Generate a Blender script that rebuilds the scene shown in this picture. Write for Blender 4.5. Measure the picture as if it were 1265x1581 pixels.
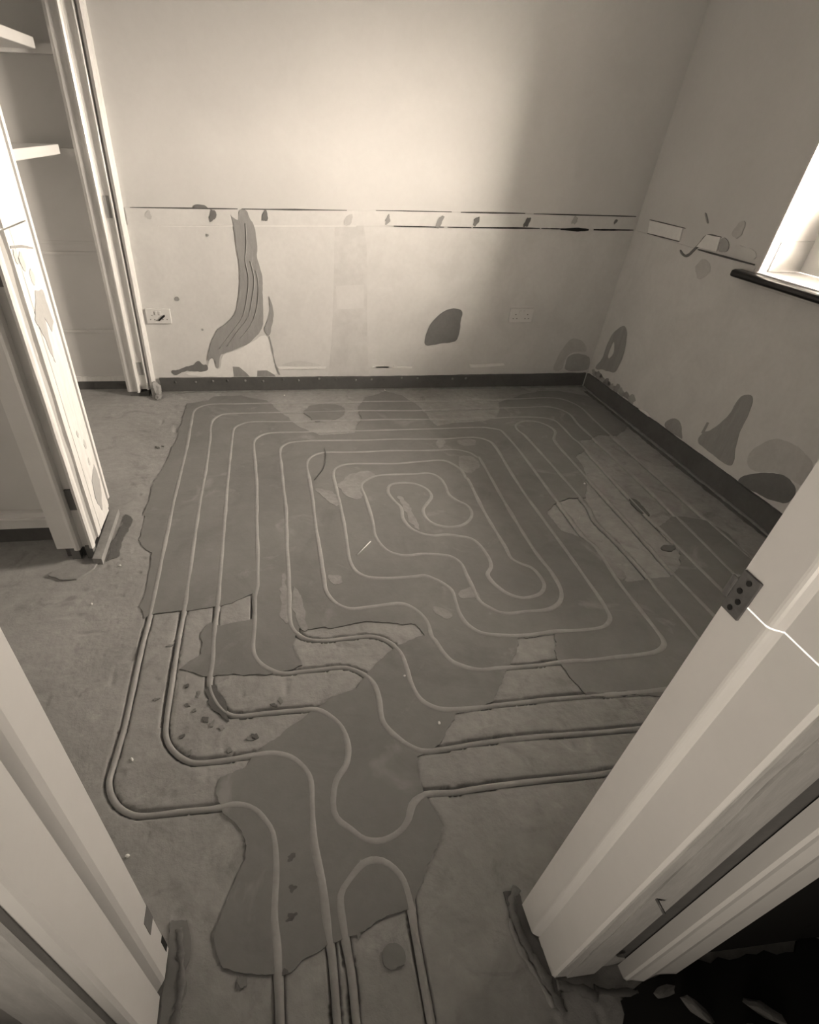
import bpy, bmesh, math, random
import numpy as np
from mathutils import Vector, Matrix, noise
from mathutils.geometry import tessellate_polygon

random.seed(7)
scene = bpy.context.scene
COL = scene.collection
for o in list(bpy.data.objects):
    bpy.data.objects.remove(o)

# ------------------------------------------------------------------ camera
cam_data = bpy.data.cameras.new('camera')
cam = bpy.data.objects.new('camera', cam_data)
COL.objects.link(cam)
cam_data.sensor_fit = 'VERTICAL'
cam_data.sensor_height = 36.0
cam_data.lens = 830.44 / 1581.0 * 36.0
cam_data.shift_x = (632.5 - 518.83) / 1581.0
cam_data.shift_y = (886.85 - 790.5) / 1581.0
cam_data.clip_start = 0.01
R = Matrix(((0.9927116, 0.05231262, -0.10856823), (-0.11685699, 0.63808734, -0.76104467), (0.02946377, 0.76818483, 0.63954981)))
cam.matrix_world = Matrix.Translation((0, 0, 1.25)) @ R.to_4x4()
scene.camera = cam

# ------------------------------------------------------------------ world, lights, exposure
TINT = (1.0, 0.875, 0.73)
world = bpy.data.worlds.new('overcast_sky')
scene.world = world
world.use_nodes = True
bg = world.node_tree.nodes['Background']
bg.inputs['Color'].default_value = (*TINT, 1)
bg.inputs['Strength'].default_value = 105.0

def area_light(name, loc, target, sx, sy, power, portal=False):
    d = bpy.data.lights.new(name, 'AREA')
    d.shape = 'RECTANGLE'
    d.size, d.size_y, d.energy, d.color = sx, sy, power, TINT
    o = bpy.data.objects.new(name, d)
    COL.objects.link(o)
    o.location = loc
    o.rotation_euler = (Vector(target) - Vector(loc)).to_track_quat('-Z', 'Y').to_euler()
    if portal:
        d.cycles.is_portal = True
    return o

WY0, WY1, WZ0, WZ1 = 1.69, 2.30, 0.84, 1.70      # window opening in the right wall
area_light('window_portal', (2.52, (WY0 + WY1) / 2, (WZ0 + WZ1) / 2), (0, (WY0 + WY1) / 2, (WZ0 + WZ1) / 2), WY1 - WY0, WZ1 - WZ0, 1.0, portal=True)
hall = area_light('added_hall_fill', (-0.45, -1.25, 0.5), (0.48, 0.31, 1.6), 0.3, 0.7, 4.3)  # added fill for the door frame; no such lamp is known
hall.data.spread = math.radians(105)

def laser_line():
    d = bpy.data.lights.new('laser_level_beam', 'SPOT')
    d.energy, d.color, d.spot_blend, d.shadow_soft_size = 60.0, (1.0, 0.95, 0.88), 0.0, 0.0
    o = bpy.data.objects.new('laser_level_beam', d)
    COL.objects.link(o)
    src, a, b = Vector((-0.75, -0.5, 0.885)), Vector((0.475, 0.347, 0.885)), Vector((0.487, 0.20, 0.885))
    da, db = (a - src).normalized(), (b - src).normalized()
    mid = (da + db).normalized()
    d.spot_size = da.angle(db)
    o.location = src
    z = -mid
    y = Vector((0, 0, 1))
    x = y.cross(z)
    o.rotation_euler = Matrix((x, y, z)).transposed().to_euler()
    d.use_nodes = True
    nt = d.node_tree
    em = nt.nodes['Emission']
    tc = nt.nodes.new('ShaderNodeTexCoord')
    sp = nt.nodes.new('ShaderNodeSeparateXYZ')
    nt.links.new(tc.outputs['Normal'], sp.inputs[0])
    ab = nt.nodes.new('ShaderNodeMath'); ab.operation = 'ABSOLUTE'
    nt.links.new(sp.outputs['Y'], ab.inputs[0])
    lt = nt.nodes.new('ShaderNodeMath'); lt.operation = 'LESS_THAN'; lt.inputs[1].default_value = 0.0006
    nt.links.new(ab.outputs[0], lt.inputs[0])
    nt.links.new(lt.outputs[0], em.inputs['Strength'])
laser_line()

vs = scene.view_settings
vs.view_transform = 'Standard'
vs.look = 'None'
vs.exposure = 1.32
vs.gamma = 1.0
vs.use_curve_mapping = False

# ------------------------------------------------------------------ traced plan data (metres; floor x,y / back wall x,z / right wall y,z)
RUNS = {'l1':[(-0.039,3.068),(-0.193,3.066),(-0.324,3.066),(-0.382,3.035),(-0.412,2.983),(-0.418,2.900),(-0.416,2.734),(-0.414,2.539),(-0.416,2.364),(-0.421,2.086),(-0.422,1.949),(-0.421,1.344),(-0.426,1.193),(-0.427,1.050),(-0.428,0.898),(-0.435,0.783),(-0.437,0.749),(-0.424,0.708),(-0.394,0.672),(-0.349,0.651),(-0.253,0.651),(-0.174,0.651),(-0.122,0.655),(-0.082,0.638),(-0.056,0.608),(-0.040,0.578),(-0.035,0.509),(-0.042,0.407),(-0.038,0.346),(-0.037,0.238),(-0.036,0.190)],
 'l2':[(0.866,2.922),(0.650,2.930),(0.517,2.937),(0.224,2.931),(0.050,2.933),(-0.147,2.932),(-0.248,2.922),(-0.288,2.883),(-0.309,2.814),(-0.305,2.601),(-0.305,2.312),(-0.309,2.117),(-0.312,1.941),(-0.313,1.348),(-0.318,1.219),(-0.319,1.040),(-0.319,0.906),(-0.314,0.861),(-0.291,0.817),(-0.245,0.780),(-0.195,0.774),(-0.096,0.781),(-0.038,0.784),(0.012,0.767),(0.045,0.731),(0.057,0.696),(0.054,0.624),(0.052,0.576),(0.052,0.537),(0.061,0.463),(0.064,0.383),(0.068,0.322),(0.066,0.222),(0.065,0.174)],
 'l3':[(0.898,2.799),(0.645,2.810),(0.506,2.807),(0.274,2.814),(0.113,2.807),(-0.037,2.814),(-0.112,2.810),(-0.161,2.777),(-0.188,2.731),(-0.193,2.613),(-0.197,2.396),(-0.201,2.110),(-0.201,1.933),(-0.204,1.380),(-0.209,1.222),(-0.207,1.105),(-0.210,1.020),(-0.182,0.948),(-0.143,0.911),(-0.050,0.909),(0.043,0.910),(0.090,0.906),(0.126,0.881),(0.153,0.842),(0.161,0.781),(0.150,0.733),(0.119,0.690),(0.105,0.633),(0.109,0.598),(0.112,0.603),(0.140,0.567),(0.168,0.542),(0.208,0.535),(0.252,0.552),(0.278,0.578),(0.294,0.610),(0.330,0.633),(0.409,0.632),(0.450,0.635),(0.571,0.640),(0.791,0.642),(0.947,0.651),(1.172,0.657),(1.362,0.690),(1.509,0.761)],
 'l4':[(1.260,2.625),(1.189,2.674),(1.148,2.680),(1.076,2.681),(0.927,2.676),(0.755,2.675),(0.510,2.673),(0.286,2.677),(0.204,2.673),(0.017,2.673),(-0.039,2.649),(-0.079,2.589),(-0.083,2.503),(-0.076,2.327),(-0.070,2.101),(-0.071,1.923),(-0.070,1.457),(-0.078,1.384),(-0.081,1.248),(-0.085,1.139),(-0.056,1.080),(-0.006,1.048),(0.052,1.048),(0.111,1.051),(0.188,1.052),(0.235,1.026),(0.263,0.986),(0.270,0.934),(0.267,0.849),(0.292,0.802),(0.330,0.764),(0.364,0.750),(0.496,0.759),(0.626,0.764),(0.830,0.760),(0.950,0.760),(1.233,0.765),(1.341,0.788),(1.436,0.856)],
 'l5':[(1.124,2.539),(1.064,2.561),(0.910,2.551),(0.647,2.562),(0.492,2.560),(0.276,2.568),(0.172,2.566),(0.100,2.552),(0.059,2.512),(0.046,2.462),(0.047,2.305),(0.049,2.093),(0.051,1.915),(0.043,1.646),(0.042,1.511),(0.037,1.374),(0.034,1.264),(0.045,1.218),(0.079,1.180),(0.131,1.167),(0.222,1.171),(0.286,1.172),(0.336,1.149),(0.367,1.098),(0.374,1.029),(0.374,0.975),(0.389,0.913),(0.422,0.881),(0.472,0.870),(0.679,0.877),(0.850,0.879),(1.016,0.877),(1.150,0.883),(1.281,0.905),(1.344,0.985),(1.356,1.112),(1.357,1.307),(1.364,1.375),(1.359,1.593),(1.347,1.742),(1.371,1.871),(1.366,2.562),(1.353,2.639),(1.367,2.698),(1.431,2.746),(1.500,2.736),(1.543,2.689),(1.557,2.609),(1.504,2.499),(1.493,2.277),(1.485,1.884),(1.483,1.707),(1.477,1.515),(1.475,1.376),(1.479,1.170),(1.484,0.972)],
 'l6':[(1.034,2.337),(1.025,2.338),(1.001,2.389),(0.932,2.427),(0.834,2.424),(0.589,2.434),(0.456,2.430),(0.363,2.432),(0.262,2.434),(0.204,2.402),(0.173,2.338),(0.170,2.204),(0.171,2.011),(0.166,1.813),(0.167,1.662),(0.166,1.469),(0.168,1.392),(0.196,1.332),(0.240,1.303),(0.318,1.307),(0.417,1.313),(0.459,1.281),(0.484,1.225),(0.483,1.148),(0.489,1.135),(0.502,1.080),(0.522,1.040),(0.584,1.006),(0.656,1.005),(0.788,1.007),(0.907,1.012),(0.933,1.009),(1.137,1.017),(1.189,1.026),(1.226,1.051),(1.236,1.087),(1.239,1.351),(1.257,1.566),(1.244,1.628),(1.252,1.906),(1.260,2.625)],
 'l7':[(0.844,2.315),(0.712,2.310),(0.599,2.298),(0.491,2.305),(0.365,2.307),(0.307,2.275),(0.285,2.214),(0.285,2.049),(0.285,1.914),(0.280,1.726),(0.274,1.606),(0.276,1.544),(0.290,1.494),(0.325,1.462),(0.384,1.450),(0.494,1.451),(0.536,1.453),(0.565,1.432),(0.585,1.412),(0.611,1.366),(0.609,1.310),(0.604,1.244),(0.615,1.193),(0.648,1.153),(0.704,1.138),(0.780,1.131),(0.897,1.138),(1.011,1.137),(1.076,1.149),(1.115,1.195),(1.127,1.423),(1.130,1.757),(1.130,1.969),(1.135,2.101),(1.142,2.219),(1.156,2.482),(1.124,2.539)],
 'l8':[(0.747,2.193),(0.666,2.193),(0.542,2.194),(0.479,2.184),(0.419,2.137),(0.399,2.089),(0.403,2.010),(0.404,1.891),(0.403,1.795),(0.397,1.717),(0.408,1.655),(0.435,1.605),(0.487,1.578),(0.567,1.581),(0.652,1.563),(0.681,1.536),(0.692,1.503),(0.690,1.448),(0.691,1.388),(0.690,1.338),(0.695,1.296),(0.714,1.268),(0.742,1.240),(0.777,1.233),(0.831,1.238),(0.913,1.240),(0.964,1.266),(0.994,1.305),(1.009,1.354),(1.013,1.445),(1.007,1.502),(1.003,1.595),(1.011,1.896),(1.034,2.339)],
 'c':[(0.843,2.309),(0.885,2.267),(0.905,2.205),(0.904,2.129),(0.911,2.139),(0.896,1.856),(0.896,1.593),(0.894,1.569),(0.894,1.527),(0.918,1.493),(0.949,1.466),(0.960,1.418),(0.956,1.366),(0.926,1.325),(0.884,1.308),(0.844,1.307),(0.805,1.332),(0.781,1.373),(0.771,1.404),(0.769,1.442),(0.795,1.479),(0.806,1.518),(0.805,1.576),(0.796,1.629),(0.775,1.667),(0.731,1.686),(0.685,1.699),(0.635,1.696),(0.586,1.716),(0.550,1.757),(0.534,1.826),(0.544,1.910),(0.524,1.971),(0.511,2.034),(0.532,2.097),(0.579,2.115),(0.646,2.105),(0.694,2.053),(0.699,1.989),(0.663,1.931),(0.636,1.889),(0.630,1.833),(0.649,1.783),(0.696,1.753),(0.759,1.755),(0.810,1.792),(0.839,1.846),(0.837,1.904),(0.801,1.952),(0.782,1.999),(0.787,2.079),(0.779,2.147),(0.747,2.193)],
 'r1':[(-0.039,3.068),(0.569,3.068),(1.109,3.054),(1.523,3.066),(1.774,3.065),(1.854,2.951),(1.852,2.737),(1.848,2.552),(1.846,2.181),(1.843,1.816),(1.844,1.524),(1.845,1.315)],
 'r2':[(0.866,2.922),(1.073,2.930),(1.383,2.934),(1.517,2.936),(1.644,2.942),(1.714,2.904),(1.745,2.825),(1.731,2.699),(1.730,2.552),(1.734,2.328),(1.733,2.206),(1.731,1.961),(1.724,1.738),(1.717,1.530),(1.708,1.376),(1.710,1.150)],
 'r3':[(0.898,2.799),(1.247,2.794),(1.397,2.804),(1.489,2.799),(1.574,2.780),(1.615,2.747),(1.623,2.665),(1.618,2.520),(1.627,2.455),(1.598,1.898),(1.597,1.518),(1.597,1.267),(1.600,0.883)],
 'u':[(0.103,0.174),(0.101,0.222),(0.102,0.296),(0.097,0.367),(0.098,0.431),(0.117,0.457),(0.160,0.492),(0.199,0.491),(0.232,0.459),(0.242,0.416),(0.240,0.345),(0.237,0.207),(0.236,0.154)]}
PATCHES = {'main':[(-0.464,3.083),(-0.345,3.127),(-0.315,3.185),(-0.159,3.188),(-0.007,3.112),(0.059,2.950),(0.131,2.799),(0.176,2.722),(0.265,2.631),(0.451,2.652),(0.508,2.822),(0.517,2.974),(0.583,3.127),(0.724,3.224),(0.822,3.147),(0.871,3.025),(0.890,2.911),(0.898,2.794),(0.917,2.708),(1.052,2.743),(1.209,2.761),(1.301,2.818),(1.353,2.917),(1.379,3.012),(1.490,3.088),(1.698,3.184),(1.838,3.179),(1.986,3.098),(2.009,2.944),(2.054,2.763),(2.027,2.667),(1.880,2.534),(1.785,2.555),(1.707,2.504),(1.639,2.493),(1.630,2.403),(1.531,2.309),(1.505,2.151),(1.449,2.027),(1.397,1.923),(1.326,1.928),(1.252,1.906),(1.164,1.824),(1.179,1.696),(1.236,1.628),(1.262,1.565),(1.250,1.394),(1.271,1.359),(1.448,1.367),(1.523,1.426),(1.589,1.527),(1.584,1.675),(1.698,1.745),(1.759,1.750),(1.835,1.720),(1.861,1.626),(1.847,1.473),(1.800,1.168),(1.487,0.906),(1.237,0.828),(1.074,0.859),(0.872,0.890),(0.860,0.949),(0.852,1.022),(0.891,1.127),(0.767,1.121),(0.689,1.006),(0.598,0.888),(0.541,0.874),(0.469,0.859),(0.405,0.762),(0.344,0.734),(0.321,0.666),(0.338,0.604),(0.361,0.553),(0.335,0.504),(0.306,0.473),(0.273,0.435),(0.248,0.395),(0.190,0.376),(0.134,0.359),(0.080,0.354),(0.026,0.332),(-0.017,0.314),(-0.071,0.304),(-0.143,0.328),(-0.160,0.394),(-0.142,0.457),(-0.100,0.523),(-0.108,0.585),(-0.149,0.638),(-0.170,0.690),(-0.165,0.725),(-0.095,0.750),(-0.082,0.787),(-0.023,0.824),(0.041,0.881),(0.098,0.921),(0.134,0.946),(0.210,0.969),(0.249,1.009),(0.273,1.044),(0.359,1.123),(0.469,1.162),(0.443,1.214),(0.361,1.230),(0.286,1.237),(0.173,1.220),(0.063,1.224),(0.033,1.158),(0.061,1.069),(-0.048,1.041),(-0.146,1.055),(-0.229,1.058),(-0.305,1.092),(-0.243,1.143),(-0.249,1.231),(-0.225,1.273),(-0.189,1.258),(-0.082,1.281),(-0.086,1.406),(-0.194,1.359),(-0.295,1.346),(-0.419,1.329),(-0.439,1.315),(-0.452,1.375),(-0.459,1.617),(-0.466,1.668),(-0.522,1.755),(-0.533,2.143),(-0.497,2.323),(-0.466,2.780)],
 'farsmear':[(0.190,2.943),(0.249,3.028),(0.323,3.048),(0.429,3.020),(0.444,2.931),(0.397,2.839),(0.317,2.812),(0.247,2.796),(0.220,2.879)],
 'pale1':[(0.299,2.129),(0.350,2.193),(0.454,2.247),(0.494,2.192),(0.421,2.145),(0.392,2.074),(0.394,1.980),(0.332,2.000),(0.301,2.080)],
 'pale2':[(0.187,2.107),(0.285,2.049),(0.274,1.915),(0.248,1.975),(0.191,2.053)],
 'pale3':[(0.631,1.350),(0.683,1.378),(0.692,1.359),(0.696,1.313),(0.676,1.325),(0.646,1.321),(0.629,1.329)],
 'pale4':[(0.523,1.291),(0.549,1.282),(0.579,1.240),(0.555,1.220),(0.530,1.244),(0.521,1.265)],
 'pale5':[(0.541,2.016),(0.576,1.983),(0.585,1.878),(0.592,1.741),(0.574,1.730),(0.554,1.811),(0.552,1.910)],
 'pale6':[(0.016,1.505),(0.031,1.512),(0.034,1.360),(0.038,1.251),(0.010,1.253),(0.001,1.363)],
 'pale7':[(0.049,1.463),(0.084,1.385),(0.089,1.259),(0.090,1.208),(0.063,1.223),(0.046,1.317)],
 'pale8':[(0.869,2.553),(0.915,2.541),(0.881,2.447),(0.847,2.440)],
 'pale9':[(0.973,2.538),(1.083,2.541),(1.074,2.488),(1.030,2.455),(0.971,2.476)],
 'pale10':[(0.936,2.360),(0.996,2.348),(1.022,2.306),(0.997,2.229),(0.940,2.173),(0.905,2.205),(0.912,2.281)],
 'pale11':[(1.268,1.520),(1.280,1.475),(1.290,1.391),(1.267,1.363),(1.246,1.374),(1.250,1.446)],
 'pale12':[(0.173,1.492),(0.234,1.487),(0.233,1.432),(0.187,1.428)],
 'dark1':[(-0.221,1.011),(-0.194,1.029),(-0.168,0.966),(-0.142,0.884),(-0.173,0.900),(-0.206,0.950)],
 'dark2':[(1.589,1.920),(1.622,1.903),(1.621,1.831),(1.613,1.763),(1.589,1.778),(1.574,1.834)],
 'dark3':[(1.525,1.556),(1.582,1.564),(1.590,1.540),(1.544,1.515),(1.515,1.528)],
 'dark4':[(0.860,0.882),(0.927,0.890),(1.073,0.876),(0.996,0.869),(0.907,0.867)],
 'dark5':[(0.176,0.516),(0.211,0.509),(0.238,0.487),(0.237,0.462),(0.214,0.482),(0.185,0.499)],
 'dark6':[(0.170,0.335),(0.206,0.337),(0.214,0.306),(0.189,0.286),(0.164,0.300)]}
BACK = {'swath':[(-0.099,0.920),(-0.053,0.921),(-0.043,0.883),(-0.023,0.856),(-0.014,0.800),(-0.014,0.742),(-0.021,0.713),(-0.004,0.663),(0.006,0.602),(0.000,0.506),(0.001,0.418),(-0.008,0.362),(-0.047,0.315),(-0.086,0.280),(-0.137,0.257),(-0.188,0.239),(-0.238,0.224),(-0.264,0.215),(-0.272,0.142),(-0.291,0.138),(-0.296,0.197),(-0.315,0.198),(-0.336,0.173),(-0.332,0.210),(-0.305,0.281),(-0.267,0.351),(-0.222,0.379),(-0.171,0.418),(-0.144,0.457),(-0.124,0.528),(-0.114,0.611),(-0.112,0.702),(-0.122,0.779),(-0.124,0.836),(-0.138,0.891),(-0.140,0.900),(-0.113,0.877),(-0.097,0.873)],
 'side':[(0.031,0.539),(0.047,0.496),(0.059,0.441),(0.047,0.373),(0.026,0.315),(0.005,0.333),(-0.003,0.356),(0.025,0.407),(0.042,0.463)],
 'smudge':[(-0.558,0.126),(-0.521,0.126),(-0.481,0.144),(-0.417,0.162),(-0.384,0.180),(-0.368,0.161),(-0.344,0.161),(-0.341,0.130),(-0.399,0.114),(-0.460,0.125),(-0.498,0.113),(-0.537,0.101)],
 'white':[(-0.328,0.186),(-0.309,0.198),(-0.297,0.185),(-0.297,0.133),(-0.268,0.133),(-0.256,0.212),(-0.163,0.239),(-0.086,0.278),(-0.005,0.327),(0.020,0.313),(0.036,0.256),(0.056,0.145),(0.079,0.094),(-0.126,0.086),(-0.378,0.089),(-0.499,0.108),(-0.348,0.124)],
 'edge':[(0.020,0.315),(0.032,0.315),(0.046,0.219),(0.062,0.132),(0.086,0.093),(0.069,0.094),(0.050,0.157),(0.035,0.244)],
 'cone1':[(-0.196,0.147),(-0.159,0.144),(-0.124,0.115),(-0.100,0.087),(-0.195,0.088)],
 'cone2':[(-0.053,0.121),(0.004,0.122),(0.047,0.096),(0.053,0.086),(-0.056,0.087)],
 'chase':[(0.390,0.848),(0.440,0.856),(0.541,0.863),(0.567,0.739),(0.588,0.418),(0.621,0.077),(0.372,0.080),(0.387,0.302),(0.392,0.583)],
 'chase2':[(0.404,0.578),(0.559,0.584),(0.567,0.464),(0.413,0.458)],
 'dome':[(0.939,0.256),(0.952,0.353),(0.978,0.401),(1.036,0.451),(1.086,0.464),(1.139,0.461),(1.153,0.437),(1.144,0.401),(1.153,0.353),(1.145,0.284),(1.105,0.275),(1.051,0.272),(1.012,0.263)],
 'domelow':[(0.939,0.251),(1.146,0.278),(1.171,0.252),(1.241,0.103),(0.883,0.100),(0.908,0.228)],
 'corner':[(1.881,0.097),(1.877,0.141),(1.876,0.182),(1.911,0.208),(2.018,0.194),(2.045,0.139),(2.038,0.095)],
 'corner2':[(1.799,0.098),(1.813,0.195),(1.846,0.274),(1.887,0.302),(1.961,0.274),(2.005,0.210),(1.907,0.219),(1.862,0.188),(1.873,0.097)],
 'ledge1':[(0.659,0.142),(0.886,0.137),(0.887,0.127),(0.660,0.132)],
 'ledge2':[(1.247,0.147),(1.324,0.146),(1.465,0.152),(1.476,0.138),(1.356,0.130),(1.258,0.127)],
 'ledge3':[(0.068,0.142),(0.358,0.139),(0.352,0.129),(0.074,0.129)],
 'ledge4':[(0.640,0.139),(0.740,0.140),(0.741,0.130),(0.641,0.128)],
 'haze1':[(0.069,0.145),(0.133,0.167),(0.197,0.181),(0.299,0.161),(0.351,0.142)],
 'chip':[(-0.317,0.916),(-0.310,0.936),(-0.270,0.936),(-0.252,0.928),(-0.241,0.917)]}
RIGHT = {'leaf':[(3.053,0.431),(3.005,0.399),(2.975,0.331),(2.970,0.239),(2.991,0.174),(3.096,0.162),(3.218,0.121),(3.156,0.205),(3.160,0.253),(3.157,0.309),(3.138,0.362),(3.097,0.400)],
 'leafl':[(3.106,0.297),(3.098,0.333),(3.064,0.269),(3.084,0.226),(3.112,0.234)],
 'boot':[(2.065,0.415),(2.007,0.424),(1.992,0.365),(1.988,0.280),(1.968,0.211),(1.936,0.158),(1.937,0.128),(1.999,0.125),(2.138,0.127),(2.181,0.136),(2.177,0.181),(2.132,0.214),(2.104,0.267),(2.078,0.318),(2.079,0.372)],
 'bootl':[(2.180,0.233),(2.168,0.235),(2.167,0.180),(2.183,0.178)],
 'low':[(1.836,0.154),(1.719,0.220),(1.648,0.227),(1.598,0.192),(1.621,0.123),(1.820,0.093),(1.881,0.094)],
 'low2':[(1.902,0.205),(1.852,0.291),(1.786,0.343),(1.658,0.336),(1.597,0.308),(1.594,0.227),(1.634,0.224),(1.711,0.226),(1.838,0.158)],
 'bump':[(2.448,0.095),(2.409,0.157),(2.348,0.171),(2.277,0.109),(2.282,0.094)],
 'smear':[(2.834,0.840),(2.769,0.815),(2.728,0.861),(2.714,0.878),(2.690,0.924),(2.589,0.925),(2.583,0.918),(2.681,0.916),(2.706,0.866),(2.755,0.809),(2.809,0.819)],
 'chip1':[(3.151,0.919),(2.866,0.923),(2.855,0.868),(3.130,0.865)],
 'chip2':[(2.683,0.918),(2.589,0.921),(2.576,0.867),(2.719,0.865)],
 'shade':[(2.588,0.924),(2.529,0.918),(2.507,0.875),(2.571,0.866)],  # dark spot beside the rail scars
 'chip3':[(2.515,0.910),(2.354,0.909),(2.332,0.870),(2.481,0.864)],
 'nick':[(2.760,0.996),(2.743,0.996),(2.700,0.959),(2.714,0.956)],
 'lipw':[(2.677,0.096),(2.593,0.111),(2.540,0.100),(2.577,0.088),(2.644,0.083)]}
SCUFFS = [(-0.268, 0.956), (-0.247, 0.935), (-0.24, 0.992), (-0.214, 0.904), (-0.195, 0.889), (-0.171, 0.873), (-0.273, 0.857), (-0.147, 0.803), (-0.247, 0.804), (-0.027, 0.933), (-0.01, 0.946), (-0.096, 0.831), (-0.081, 0.838), (-0.355, 0.984), (-0.344, 1.186), (-0.274, 1.026), (0.017, 0.541), (0.032, 0.531), (0.0, 0.52), (-0.009, 0.499), (0.017, 0.475), (-0.003, 0.456), (0.003, 0.438), (0.05, 0.471), (-0.006, 0.403), (0.125, 0.358), (-0.104, 0.302), (-0.025, 0.31), (-0.205, 2.565), (-0.531, 2.552), (-0.556, 2.538)]
STREAKS = [[(-0.066, 0.86), (-0.067, 0.78), (-0.079, 0.692), (-0.068, 0.612), (-0.087, 0.506), (-0.118, 0.418), (-0.192, 0.328), (-0.26, 0.251)], [(-0.054, 0.693), (-0.039, 0.612), (-0.058, 0.506), (-0.086, 0.418), (-0.154, 0.339), (-0.216, 0.263)], [(-0.028, 0.653), (-0.018, 0.581), (-0.035, 0.463), (-0.077, 0.373), (-0.139, 0.304)]]
STRAW = [(0.306, 1.592), (0.371, 1.672)]
CRACK_LINE = [(0.271, 2.477), (0.267, 2.379), (0.247, 2.273), (0.192, 2.161)]

XL, XR, YB = -0.655, 2.05, 3.265      # left frame plane, right wall, back wall
CEIL = 2.35

# ------------------------------------------------------------------ materials
def mat(name, base, var=0.12, scale=6.0, rough=0.8, fine=0.0, fine_scale=60.0, bump=0.0, bump_scale=40.0, streak=None, spots=0.0, spot_scale=25.0, spec=0.3, stain=0.0, stain_scale=3.0):
    m = bpy.data.materials.new(name)
    m.use_nodes = True
    nt = m.node_tree
    b = nt.nodes['Principled BSDF']
    b.inputs['Roughness'].default_value = rough
    b.inputs['Specular IOR Level'].default_value = spec
    geo = nt.nodes.new('ShaderNodeNewGeometry')
    vec = geo.outputs['Position']
    if streak:
        mp = nt.nodes.new('ShaderNodeMapping')
        mp.inputs['Scale'].default_value = streak
        nt.links.new(vec, mp.inputs['Vector'])
        vec = mp.outputs[0]
    def nz(sc, det, rgh=0.6, dist=0.0):
        n = nt.nodes.new('ShaderNodeTexNoise')
        n.inputs['Scale'].default_value = sc
        n.inputs['Detail'].default_value = det
        n.inputs['Roughness'].default_value = rgh
        n.inputs['Distortion'].default_value = dist
        nt.links.new(vec, n.inputs['Vector'])
        return n.outputs['Fac']
    def math_(op, a, c):
        n = nt.nodes.new('ShaderNodeMath'); n.operation = op
        for i, v in enumerate((a, c)):
            if isinstance(v, (int, float)): n.inputs[i].default_value = v
            else: nt.links.new(v, n.inputs[i])
        return n.outputs[0]
    val = math_('MULTIPLY_ADD', nz(scale, 5, 0.6, 0.6), 2 * var * 2.2)
    val.node.inputs[2].default_value = 1 - var * 2.2
    if fine:
        f = math_('MULTIPLY_ADD', nz(fine_scale, 3), 2 * fine * 2)
        f.node.inputs[2].default_value = 1 - fine * 2
        val = math_('MULTIPLY', val, f)
    if spots:
        r = nt.nodes.new('ShaderNodeMapRange')
        r.inputs['From Min'].default_value, r.inputs['From Max'].default_value = 0.60, 0.70
        r.inputs['To Min'].default_value, r.inputs['To Max'].default_value = 1.0, 1.0 + spots
        nt.links.new(nz(spot_scale, 4, 0.65, 1.0), r.inputs['Value'])
        val = math_('MULTIPLY', val, r.outputs[0])
    if stain:
        r = nt.nodes.new('ShaderNodeMapRange')
        r.inputs['From Min'].default_value, r.inputs['From Max'].default_value = 0.54, 0.66
        r.inputs['To Min'].default_value, r.inputs['To Max'].default_value = 1.0, 1.0 - stain
        nt.links.new(nz(stain_scale, 7, 0.68, 1.5), r.inputs['Value'])
        val = math_('MULTIPLY', val, r.outputs[0])
    mix = nt.nodes.new('ShaderNodeVectorMath'); mix.operation = 'SCALE'
    mix.inputs[0].default_value = (base, base * 0.99, base * 0.975)
    nt.links.new(val, mix.inputs['Scale'])
    nt.links.new(mix.outputs[0], b.inputs['Base Color'])
    if bump:
        bp = nt.nodes.new('ShaderNodeBump')
        bp.inputs['Strength'].default_value = bump
        bp.inputs['Distance'].default_value = 0.004
        nt.links.new(nz(bump_scale, 5, 0.65), bp.inputs['Height'])
        nt.links.new(bp.outputs[0], b.inputs['Normal'])
    return m

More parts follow.
